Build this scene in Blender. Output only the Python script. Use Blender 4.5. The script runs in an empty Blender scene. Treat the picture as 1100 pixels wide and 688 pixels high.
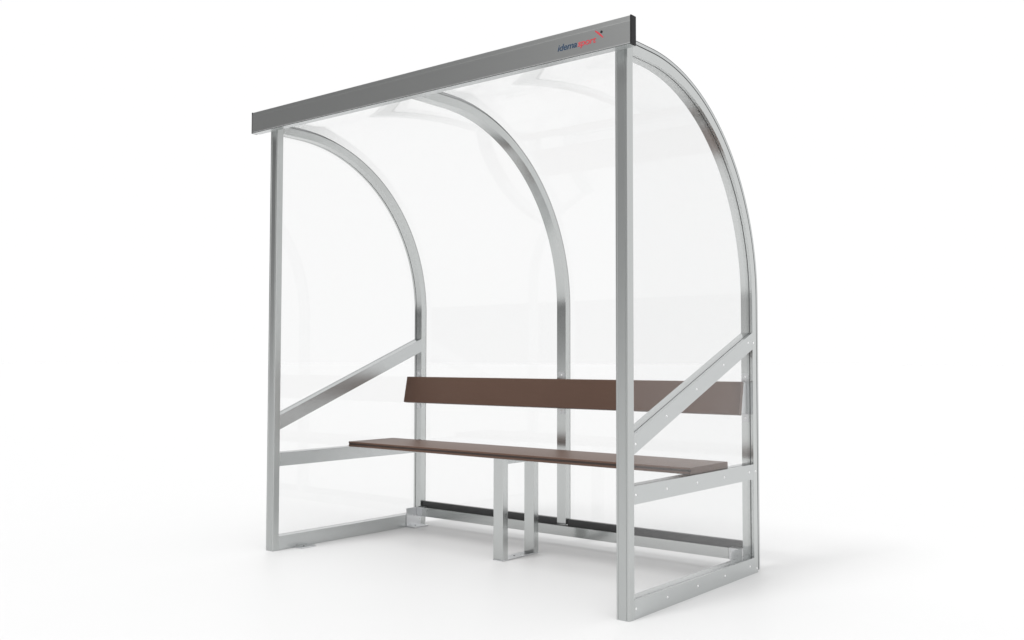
import bpy, bmesh, math
from mathutils import Vector, Matrix

sc = bpy.context.scene
COL = sc.collection

# ------------------------------------------------------------------ materials
def mat(name):
    m = bpy.data.materials.new(name); m.use_nodes = True
    nt = m.node_tree; nt.nodes.clear()
    return m, nt

def principled(name, color, metallic=0.0, rough=0.4, noise=0.0, nscale=(1, 1, 1), scale=40,
               rnoise=0.0, bump=0.0, spec=0.5, coat=0.0):
    m, nt = mat(name); N = nt.nodes; L = nt.links
    out = N.new('ShaderNodeOutputMaterial'); p = N.new('ShaderNodeBsdfPrincipled')
    L.new(p.outputs[0], out.inputs[0])
    p.inputs['Metallic'].default_value = metallic
    p.inputs['Roughness'].default_value = rough
    p.inputs['Specular IOR Level'].default_value = spec
    p.inputs['Coat Weight'].default_value = coat
    p.inputs['Base Color'].default_value = (*color, 1)
    tc = N.new('ShaderNodeTexCoord'); mp = N.new('ShaderNodeMapping')
    mp.inputs['Scale'].default_value = nscale
    nz = N.new('ShaderNodeTexNoise'); nz.inputs['Scale'].default_value = scale
    nz.inputs['Detail'].default_value = 5; nz.inputs['Roughness'].default_value = 0.6
    L.new(tc.outputs['Object'], mp.inputs['Vector']); L.new(mp.outputs[0], nz.inputs['Vector'])
    if noise:
        r = N.new('ShaderNodeMapRange')
        r.inputs['To Min'].default_value = 1 - noise; r.inputs['To Max'].default_value = 1 + noise
        L.new(nz.outputs['Fac'], r.inputs['Value'])
        mx = N.new('ShaderNodeVectorMath'); mx.operation = 'SCALE'
        mx.inputs[0].default_value = color
        L.new(r.outputs[0], mx.inputs['Scale']); L.new(mx.outputs[0], p.inputs['Base Color'])
    if rnoise:
        r = N.new('ShaderNodeMapRange')
        r.inputs['To Min'].default_value = rough - rnoise; r.inputs['To Max'].default_value = rough + rnoise
        L.new(nz.outputs['Fac'], r.inputs['Value']); L.new(r.outputs[0], p.inputs['Roughness'])
    if bump:
        b = N.new('ShaderNodeBump'); b.inputs['Strength'].default_value = bump
        b.inputs['Distance'].default_value = 0.001
        L.new(nz.outputs['Fac'], b.inputs['Height']); L.new(b.outputs[0], p.inputs['Normal'])
    return m

ALU   = principled('aluminium_brushed', (.56, .575, .57), 1.0, .17, .012, (1, 1, .04), 220, .015)
ALU_P = principled('aluminium_post', (.52, .535, .53), 1.0, .34, .010, (1, 1, .04), 220, .01)
ALU_L = principled('aluminium_satin', (.55, .565, .565), 1.0, .27, .008, (1, .04, 1), 160, .007)
FASC  = principled('fascia_satin_aluminium', (.67, .68, .675), 1.0, .32, .012, (.04, 1, 1), 220, .015)
BRK   = principled('galvanised_bracket', (.68, .69, .70), 1.0, .28, .03, (1, 1, 1), 60, .02)
RUB   = principled('black_rubber', (.06, .061, .062), 0, .5, .2, (1, 1, 1), 80)
CAP   = principled('black_plastic_cap', (.012, .012, .013), 0, .5, .1, spec=.2)
WOOD  = principled('brown_composite_board', (.110, .064, .046), 0, .42, .06, (.6, 8, 8), 18, .03, .05, .35)
WOODE = principled('brown_groove_shade', (.035, .022, .018), 0, .5, .1)  # board brown darkened, groove shade put into the colour
RIVM  = principled('rivet_steel', (.95, .95, .95), .2, .3)
BLUE  = principled('dark_blue_print', (.012, .045, .10), 0, .5)
RED   = principled('red_print', (.56, .05, .065), 0, .5)
BLK   = principled('black_print', (.008, .009, .012), 0, .5)
SCR   = principled('dark_screw_hole', (.05, .05, .05), 0, .5)

def pane_mat():
    m, nt = mat('clear_acrylic'); N = nt.nodes; L = nt.links
    out = N.new('ShaderNodeOutputMaterial'); mx = N.new('ShaderNodeMixShader')
    t = N.new('ShaderNodeBsdfTransparent'); t.inputs[0].default_value = (.975, .976, .976, 1)
    g = N.new('ShaderNodeBsdfGlossy'); g.inputs['Roughness'].default_value = .012
    g.inputs['Color'].default_value = (.96, .96, .96, 1)
    lw = N.new('ShaderNodeLayerWeight'); lw.inputs['Blend'].default_value = .5
    pw = N.new('ShaderNodeMath'); pw.operation = 'POWER'; pw.inputs[1].default_value = 5
    f = N.new('ShaderNodeMath'); f.operation = 'MULTIPLY_ADD'
    f.inputs[1].default_value = .96; f.inputs[2].default_value = .024
    L.new(lw.outputs['Facing'], pw.inputs[0]); L.new(pw.outputs[0], f.inputs[0])
    L.new(f.outputs[0], mx.inputs[0]); L.new(t.outputs[0], mx.inputs[1]); L.new(g.outputs[0], mx.inputs[2])
    L.new(mx.outputs[0], out.inputs[0])
    return m
PANE = pane_mat()

def ground_mat():
    return principled('white_studio_floor', (.660, .660, .660), 0, .5, .006, (1, 1, 1), 3, 0, 0, .5)
FLOOR = ground_mat()

# ------------------------------------------------------------------ helpers
def obj(name, bm, m, parent=None, bevel=0.0, smooth=False, recalc=True):
    if recalc: bmesh.ops.recalc_face_normals(bm, faces=bm.faces)
    me = bpy.data.meshes.new(name); bm.to_mesh(me); bm.free()
    me.materials.append(m)
    o = bpy.data.objects.new(name, me); COL.objects.link(o)
    if parent: o.parent = parent
    if bevel:
        b = o.modifiers.new('bevel', 'BEVEL'); b.width = bevel; b.segments = 2
        b.limit_method = 'ANGLE'; b.angle_limit = math.radians(50)
        b.harden_normals = True
    if smooth:
        for p in me.polygons: p.use_smooth = True
    return o

def smooth_by_angle(o, deg=40):
    me = o.data
    for p in me.polygons: p.use_smooth = True
    bm = bmesh.new(); bm.from_mesh(me)
    for e in bm.edges:
        if len(e.link_faces) == 2 and e.calc_face_angle(0) > math.radians(deg): e.smooth = False
    bm.to_mesh(me); bm.free()

def box(bm, x0, x1, y0, y1, z0, z1):
    v = [bm.verts.new((x, y, z)) for z in (z0, z1) for y in (y0, y1) for x in (x0, x1)]
    for q in ((0, 1, 3, 2), (4, 6, 7, 5), (0, 4, 5, 1), (2, 3, 7, 6), (0, 2, 6, 4), (1, 5, 7, 3)):
        bm.faces.new([v[i] for i in q])
    return v

def prism(bm, pts, fn, t0, t1):
    """pts: 2-D outline, fn(p, t) -> 3-D, between t0 and t1"""
    a = [bm.verts.new(fn(p, t0)) for p in pts]; b = [bm.verts.new(fn(p, t1)) for p in pts]
    n = len(pts)
    for i in range(n): bm.faces.new((a[i], a[(i + 1) % n], b[(i + 1) % n], b[i]))
    bm.faces.new(a[::-1]); bm.faces.new(b)

YC, ZC = .163, 1.15                        # centre of the roof curve
Y_FRONT = 0.0
def path(r, z_bottom, y_front=Y_FRONT, n=56):
    """outline of the roof curve at radius r: list of (y, z)"""
    pts = [(YC + r, z_bottom)]
    for k in range(1, 5): pts.append((YC + r, z_bottom + (ZC - z_bottom) * k / 5))
    for k in range(n + 1):
        a = math.pi / 2 * k / n
        pts.append((YC + r * math.cos(a), ZC + r * math.sin(a)))
    pts.append((y_front, ZC + r))              # straight run to the fascia
    return pts

def sweep(bm, x0, x1, r0, r1, z_bottom, y_front=Y_FRONT):
    pi = path(r0, z_bottom, y_front); po = path(r1, z_bottom, y_front)
    rings = []
    for (a, b), (c, d) in zip(pi, po):
        rings.append([bm.verts.new(q) for q in ((x0, a, b), (x1, a, b), (x1, c, d), (x0, c, d))])
    for r, s in zip(rings, rings[1:]):
        for i in range(4): bm.faces.new((r[i], r[(i + 1) % 4], s[(i + 1) % 4], s[i]))
    bm.faces.new(rings[0][::-1]); bm.faces.new(rings[-1])

def ztop(y, r=.822): return ZC + (math.sqrt(r * r - (y - YC) ** 2) if y > YC else r)

# ------------------------------------------------------------------ the shelter
root = bpy.data.objects.new('team_shelter', None); COL.objects.link(root)
root.empty_display_size = .2
root['label'] = 'aluminium team shelter with curved clear roof, brown bench and grey front fascia'
root['category'] = 'shelter'

W = 2.0
def mx(side, x):            # side = +1: right frame as measured; -1: mirrored for the left one
    return x if side > 0 else W - x
def rng(side, a, b):
    a, b = mx(side, a), mx(side, b); return (min(a, b), max(a, b))

def disc_rivet(x, y, z, nrm, parent, m=RIVM, r=.0042, h=.0018, name='rivet'):
    bm = bmesh.new()
    n = Vector(nrm).normalized(); q = n.to_track_quat('Z', 'Y')
    rings = []
    for rr, hh in ((r, 0), (r * .8, h * .7), (r * .35, h)):
        rings.append([bm.verts.new(Vector((x, y, z)) + q @ Vector((rr * math.cos(t), rr * math.sin(t), hh)))
                      for t in [2 * math.pi * k / 12 for k in range(12)]])
    for a, b in zip(rings, rings[1:]):
        for i in range(12): bm.faces.new((a[i], a[(i + 1) % 12], b[(i + 1) % 12], b[i]))
    bm.faces.new(rings[-1])
    return obj(name, bm, m, parent)

YB = YC + .822              # front face of the rear uprights
for side in (1, -1):
    # arched side rib: inner box + outer flange, dark gasket between, rubber and clamp strip outside
    bm = bmesh.new()
    sweep(bm, *rng(side, 1.948, 1.9845), .822, .858, 0, .0343)
    sweep(bm, *rng(side, 1.9885, 2.0), .822, .858, 0, .0343)
    rib = obj('arched_rib', bm, ALU, root); smooth_by_angle(rib)
    bm = bmesh.new(); sweep(bm, *rng(side, 1.9845, 1.9885), .8235, .857, 0.001, .0343)
    g = obj('gasket', bm, RUB, rib); smooth_by_angle(g)
    bm = bmesh.new(); sweep(bm, *rng(side, 1.9495, 1.9988), .858, .862, .012)
    g = obj('gasket', bm, RUB, rib); smooth_by_angle(g)
    bm = bmesh.new(); sweep(bm, *rng(side, 1.974, 2.0005), .862, .8725, .010)
    g = obj('clamp_strip', bm, ALU_L, rib); smooth_by_angle(g)
    bm = bmesh.new(); sweep(bm, *rng(side, 1.976, 1.9995), .8725, .8760, .010)
    g = obj('clamp_cover', bm, RUB, rib); smooth_by_angle(g)

    # front post with grooved front face, head cut to the roof curve
    prof = [(1.948, .003), (1.949, .0005), (1.9505, 0), (1.9545, 0), (1.956, .0022), (1.9575, .0022),
            (1.9585, .0006), (1.988, .0006), (1.989, .0022), (1.9905, .0022), (1.992, 0),
            (1.9965, 0), (1.9985, .0006), (1.9995, .002), (2.0, .004), (2.0, .034), (1.948, .034)]
    bm = bmesh.new()
    a = [bm.verts.new((mx(side, x), y, 0)) for x, y in prof]
    b = [bm.verts.new((mx(side, x), y, ztop(y, .858) - .0004)) for x, y in prof]
    for i in range(len(prof)):
        j = (i + 1) % len(prof); bm.faces.new((a[i], a[j], b[j], b[i]))
    bm.faces.new(a); bm.faces.new(b)
    post = obj('front_post', bm, ALU_P, root)
    # rails: each an inner box + flange with gasket line between
    def rail(name, pts):
        bm = bmesh.new()
        f = lambda p, t: (t, p[0], p[1])
        prism(bm, pts, f, *rng(side, 1.948, 1.9845)); prism(bm, pts, f, *rng(side, 1.9885, 2.0))
        o = obj(name, bm, ALU_L, root)
        c = Vector((sum(p[0] for p in pts) / len(pts), sum(p[1] for p in pts) / len(pts)))
        ins = [((p[0] - c.x) * .998 + c.x, p[1] - math.copysign(.001, p[1] - c.y)) for p in pts]
        ins = []
        for k, p in enumerate(pts):
            top = k >= 2
            ins.append((p[0], p[1] - .0008 if top else p[1] + .0008))
        bm = bmesh.new(); prism(bm, ins, f, *rng(side, 1.9845, 1.9885)); obj('gasket', bm, RUB, o)
        return o
    y0, y1 = .0342, YB - .0002
    base = rail('base_rail', [(y0, 0), (y1, 0), (y1, .066), (y0, .066)])
    low = rail('side_rail', [(y0, .3935), (y1, .3935), (y1, .4565), (y0, .4565)])
    dia = rail('diagonal_brace', [(y0, .5655), (y1, .941), (y1, 1.012), (y0, .633)])
    xo = mx(side, 2.0); nx = (1 if side > 0 else -1, 0, 0)
    for y in (.045, .26, .49, .716, .943):
        disc_rivet(xo, y, .426, nx, low); disc_rivet(xo, y, .036, nx, base)
        disc_rivet(xo, y, .598 + (y - .036) * .408, nx, dia)
    disc_rivet(xo, YB + .008, .968, nx, rib); disc_rivet(xo, YB + .018, .426, nx, rib)
    disc_rivet(xo, YB + .025, .018, nx, rib)

    # side pane
    out = [(.034, .066), (YB, .066)]
    pts = path(.822, .2)
    out += [p for p in pts if p[0] > .034] + [(.034, ztop(.034))]
    bm = bmesh.new()
    cy, cz = .5, .9
    prism(bm, out, lambda p, t: (t, p[0] , p[1]), *rng(side, 1.9852, 1.9878))
    obj('side_pane', bm, PANE, root)

    # foot angles inside the base rail
    for ya, yb in ((.130, .215), (.875, .983)):
        bm = bmesh.new()
        box(bm, *rng(side, 1.896 if ya < .5 else 1.885, 1.9475), ya, yb, .0005, .0065)
        if ya > .5: box(bm, *rng(side, 1.9435, 1.9475), ya, yb, .0065, .10)
        fo = obj('foot_bracket', bm, BRK, root, bevel=.0006)
        disc_rivet(mx(side, 1.922), (ya + yb) / 2 - .01, .0065, (0, 0, 1), fo, SCR, .004, .002, 'screw')
    # seat angle on the side rail
    bm = bmesh.new()
    box(bm, *rng(side, 1.905, 1.9475), .50, .72, .4510, .4567)
    obj('seat_bracket', bm, BRK, root, bevel=.0006)

# middle rib
bm = bmesh.new(); sweep(bm, .974, 1.026, .822, .858, .1008, -.0355)
mid = obj('arched_rib', bm, ALU, root); smooth_by_angle(mid)
bm = bmesh.new(); sweep(bm, .9748, 1.0252, .858, .862, .1008, -.0355)
g = obj('gasket', bm, RUB, mid); smooth_by_angle(g)
bm = bmesh.new(); sweep(bm, .984, 1.012, .862, .8725, .1008, -.0355)
g = obj('clamp_strip', bm, ALU_L, mid); smooth_by_angle(g)
bm = bmesh.new(); sweep(bm, .985, 1.011, .8725, .8760, .1008, -.0355)
g = obj('clamp_cover', bm, RUB, mid); smooth_by_angle(g)

# curved back and roof panes
for a, b in ((.0515, .9745), (1.0255, 1.9485)):
    bm = bmesh.new(); sweep(bm, a, b, .8586, .8614, .10, -.034)
    p = obj('roof_pane', bm, PANE, root); smooth_by_angle(p)
    bm = bmesh.new(); box(bm, a + .0015, b - .0015, YC + .835, YC + .8584, .0955, .1255)
    obj('bottom_seal', bm, RUB, root, bevel=.001)

bm = bmesh.new(); box(bm, -.036, 2.0580, -.0483, -.036, 1.9690, 2.0075)
rb = obj('roof_beam', bm, ALU_L, root, bevel=.001)

# rear cross bar with end brackets
bm = bmesh.new(); box(bm, .066, 1.9, .951, .9845, .0535, .1005)
bar = obj('rear_rail', bm, ALU, root, bevel=.001)
for side in (1, -1):
    bm = bmesh.new()
    box(bm, *rng(side, 1.9015, 1.9430), .9490, .9842, .0525, .1015)
    obj('end_bracket', bm, BRK, bar, bevel=.0008)

# ------------------------------------------------------------------ fascia with logo
fx0, fx1, fyf, fyb, fz0, fz1 = -.039, 2.0600, -.0786, -.0486, 1.9704, 2.0667
prof = [(fyb, fz0), (fyf + .0015, fz0), (fyf, fz0 + .0015), (fyf, fz1 - .0195), (fyf + .0003, fz1 - .0188),
        (fyf + .0003, fz1 - .018), (fyf + .0016, fz1 - .0015), (fyf + .003, fz1), (fyb, fz1)]
bm = bmesh.new(); prism(bm, prof, lambda p, t: (t, p[0], p[1]), fx0, fx1)
fas = obj('fascia', bm, FASC, root)
# light underside lip
bm = bmesh.new(); box(bm, fx0 + .001, fx1 - .001, fyf + .0006, fyb, fz0 - .0035, fz0 - .0001)
obj('drip_lip', bm, ALU_L, fas)
for a, b in ((fx1, fx1 + .005), (fx0 - .004, fx0)):
    bm = bmesh.new(); box(bm, a, b, fyf - .0008, fyb + .0008, fz0 - .004, fz1 + .0008)
    obj('end_cap', bm, CAP, fas, bevel=.001)

def text(body, name, x, z, size, m, shear=.22, sx=1.0, off=0.0):
    cu = bpy.data.curves.new(name, 'FONT'); cu.body = body; cu.size = size; cu.shear = shear
    cu.extrude = .0002; cu.offset = off; cu.space_character = .95
    o = bpy.data.objects.new('tmp_text', cu); COL.objects.link(o)
    bpy.context.view_layer.update()
    me = bpy.data.meshes.new_from_object(o.evaluated_get(bpy.context.evaluated_depsgraph_get()))
    COL.objects.unlink(o); bpy.data.objects.remove(o)
    M = Matrix.Translation((x, fyf - .0004, z)) @ Matrix.Rotation(math.pi / 2, 4, 'X') @ Matrix.Diagonal((sx, 1, 1, 1))
    me.transform(M)
    me.materials.clear(); me.materials.append(m); me.name = name
    w = max(v.co.x for v in me.vertices)
    t = bpy.data.objects.new(name, me); COL.objects.link(t); t.parent = fas
    return w
LX0, LX1 = 1.757, 1.9195
w1 = text('idema', 'logo_lettering', LX0 - .003, 2.0005, .0325, BLUE, sx=1.145, off=.0004)
w2 = text('sport', 'logo_lettering', w1 + .0015, 2.0005, .0325, RED, sx=1.145, off=.0004)
print('logo extents', w1, w2)
# slash-and-dot emblem
def slab(pts, name, m):
    bm = bmesh.new(); prism(bm, pts, lambda p, t: (p[0], t, p[1]), fyf - .0006, fyf - .0001)
    return obj(name, bm, m, fas)
n = 10; up = []; dn = []
for k in range(n + 1):
    t = k / n
    x = 1.9175 + .033 * t; z = 2.0412 - .030 * t + .0015 * math.sin(math.pi * t)
    wd = .0021 * (.45 + .8 * math.sin(math.pi * min(1, t * .85 + .1)))
    up.append((x + wd, z + wd * .8)); dn.append((x - wd, z - wd * .8))
slab(up + dn[::-1], 'logo_emblem', RED)
slab([(1.9438 + .0050 * math.cos(a), 2.0325 + .0050 * math.sin(a)) for a in [2 * math.pi * k / 20 for k in range(20)]],
     'logo_dot', BLK)

# ------------------------------------------------------------------ bench
SX0, SX1, SY0, SY1, SZ0, SZ1 = .050, 1.9845, .465, .777, .4570, .4830
prof = [(SY0 + .006, SZ0), (SY0 + .0005, SZ0 + .002), (SY0, SZ0 + .004), (SY0, SZ0 + .0095), (SY0 + .005, SZ0 + .0105),
        (SY0 + .005, SZ0 + .0175), (SY0, SZ0 + .0185), (SY0, SZ1 - .003), (SY0 + .001, SZ1 - .001), (SY0 + .003, SZ1),
        (SY1 - .003, SZ1), (SY1, SZ1 - .003), (SY1, SZ0 + .003), (SY1 - .003, SZ0)]
bm = bmesh.new(); prism(bm, prof, lambda p, t: (t, p[0], p[1]), SX0, SX1)
seat = obj('seat', bm, WOOD, root)
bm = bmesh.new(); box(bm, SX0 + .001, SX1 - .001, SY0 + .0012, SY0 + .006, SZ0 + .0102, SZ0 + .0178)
obj('groove_shade_strip', bm, WOODE, seat)  # dark strip laid in the seat groove, painted as its shade

# backrest board, leaning
T = Vector((0, .8850 - .91, .668 - .805)); T.normalize()
nrm = Vector((0, -T.z, T.y)); nrm = Vector((0, .9838, -.179))
ft, fb = Vector((0, .910, .805)), Vector((0, .885, .668))
bk = .022
prof = [(fb.y, fb.z + .002), (fb.y + .002, fb.z), (fb.y + bk, fb.z - .004), (ft.y + bk, ft.z - .004), (ft.y + .003, ft.z), (ft.y, ft.z - .003)]
bm = bmesh.new(); prism(bm, prof, lambda p, t: (t, p[0], p[1]), .018, 1.9835)
back = obj('backrest', bm, WOOD, root)
YR = YB - .0003
def back_bracket(x0, x1, wing):
    bm = bmesh.new()
    box(bm, x0, x1, YR - .003, YR, .634, .838)                   # strip on the rib
    for zt, yy in ((.8000, ft.y + bk), (.6700, fb.y + bk)):      # arms to the board
        box(bm, x0 + .001, x1 - .001, yy + .0005, YR - .0031, zt - .0015, zt + .0015)
    a, b = wing
    prism(bm, [(fb.y + bk + .0008, .6717), (YR - .0032, .6717), (YR - .0032, .7983), (ft.y + bk + .0002, .7983)],
          lambda p, t: (t, p[0], p[1]), a, b)
    o = obj('backrest_bracket', bm, BRK, back, bevel=.0005)
    for z in (.823, .650): disc_rivet((x0 + x1) / 2, YR - .003, z, (0, -1, 0), o, RIVM, .0045, .002, 'screw')
back_bracket(.985, 1.022, (.986, .989))
back_bracket(1.951, 1.981, (1.976, 1.979))
back_bracket(.019, .049, (.021, .024))

# centre leg frame
bm = bmesh.new(); box(bm, .972, 1.027, .505, .541, .0055, .4567); leg = obj('seat_leg', bm, ALU, root, bevel=.0012)
bm = bmesh.new(); box(bm, .973, 1.029, .728, .763, .0055, .4567); obj('seat_leg', bm, ALU, root, bevel=.0012)
bm = bmesh.new(); box(bm, .9735, 1.0265, .5412, .7278, .4285, .4567); obj('leg_crossbar', bm, ALU_L, root, bevel=.001)
bm = bmesh.new(); box(bm, .970, 1.0285, .503, .765, .0004, .0054)
pl = obj('leg_plate', bm, BRK, root, bevel=.0008)
disc_rivet(1.0, .62, .0054, (0, 0, 1), pl, SCR, .004, .002, 'screw')

# ------------------------------------------------------------------ floor (one sheet to the horizon)
bm = bmesh.new(); S = 400
vs = [bm.verts.new((x, y, 0)) for x, y in ((-S, -S), (S, -S), (S, S), (-S, S))]; bm.faces.new(vs)
fl = obj('floor', bm, FLOOR); fl['kind'] = 'structure'

# ------------------------------------------------------------------ light: white studio with a darker side towards the front left
w = bpy.data.worlds.new('World'); sc.world = w; w.use_nodes = True
nt = w.node_tree; nt.nodes.clear(); N = nt.nodes; L = nt.links
out = N.new('ShaderNodeOutputWorld'); bg = N.new('ShaderNodeBackground'); L.new(bg.outputs[0], out.inputs[0])
tc = N.new('ShaderNodeTexCoord')
dot = N.new('ShaderNodeVectorMath'); dot.operation = 'DOT_PRODUCT'
dv = Vector((-.83, -.54, .20)).normalized(); dot.inputs[1].default_value = dv
L.new(tc.outputs['Generated'], dot.inputs[0])
mr = N.new('ShaderNodeMapRange'); mr.interpolation_type = 'SMOOTHSTEP'
mr.inputs['From Min'].default_value = .60; mr.inputs['From Max'].default_value = .98
mr.inputs['To Min'].default_value = 1.0; mr.inputs['To Max'].default_value = .15
L.new(dot.outputs['Value'], mr.inputs['Value'])
cmb = N.new('ShaderNodeCombineColor')
for i in range(3): L.new(mr.outputs[0], cmb.inputs[i])
L.new(cmb.outputs[0], bg.inputs['Color']); bg.inputs['Strength'].default_value = 1.003

for nm, en, ang, d in (('key_softbox', 1.30, 15, (.10, .56, -.82)), ('added_top_sun', .90, 45, (-.06, .26, -.96))):  # the top sun is added to broaden the soft shade under the bench
    sun = bpy.data.lights.new(nm, 'SUN'); sun.energy = en; sun.angle = math.radians(ang)
    so = bpy.data.objects.new(nm, sun); COL.objects.link(so)
    so.rotation_euler = Vector(d).normalized().to_track_quat('-Z', 'Y').to_euler()

# ------------------------------------------------------------------ camera (fitted to the photograph)
F = Vector((-.62670896, .77807297, .04287578)); R = Vector((.77883746, .62722309, .00184454)); U = Vector((.02545749, -.03454926, .99907871))
cd = bpy.data.cameras.new('camera'); co = bpy.data.objects.new('camera', cd); COL.objects.link(co)
M = Matrix((R, U, -F)).transposed().to_4x4(); M.translation = Vector((3.79832, -2.87355, .88649))
co.matrix_world = M
cd.sensor_width = 36; cd.lens = 36 * 1046.92 / 1100
cd.clip_start = .05; cd.clip_end = 2000
sc.camera = co

sc.view_settings.view_transform = 'Standard'; sc.view_settings.look = 'None'
sc.view_settings.exposure = 0; sc.view_settings.gamma = 1
sc.render.engine = 'CYCLES'
sc.cycles.transparent_max_bounces = 32; sc.cycles.max_bounces = 12
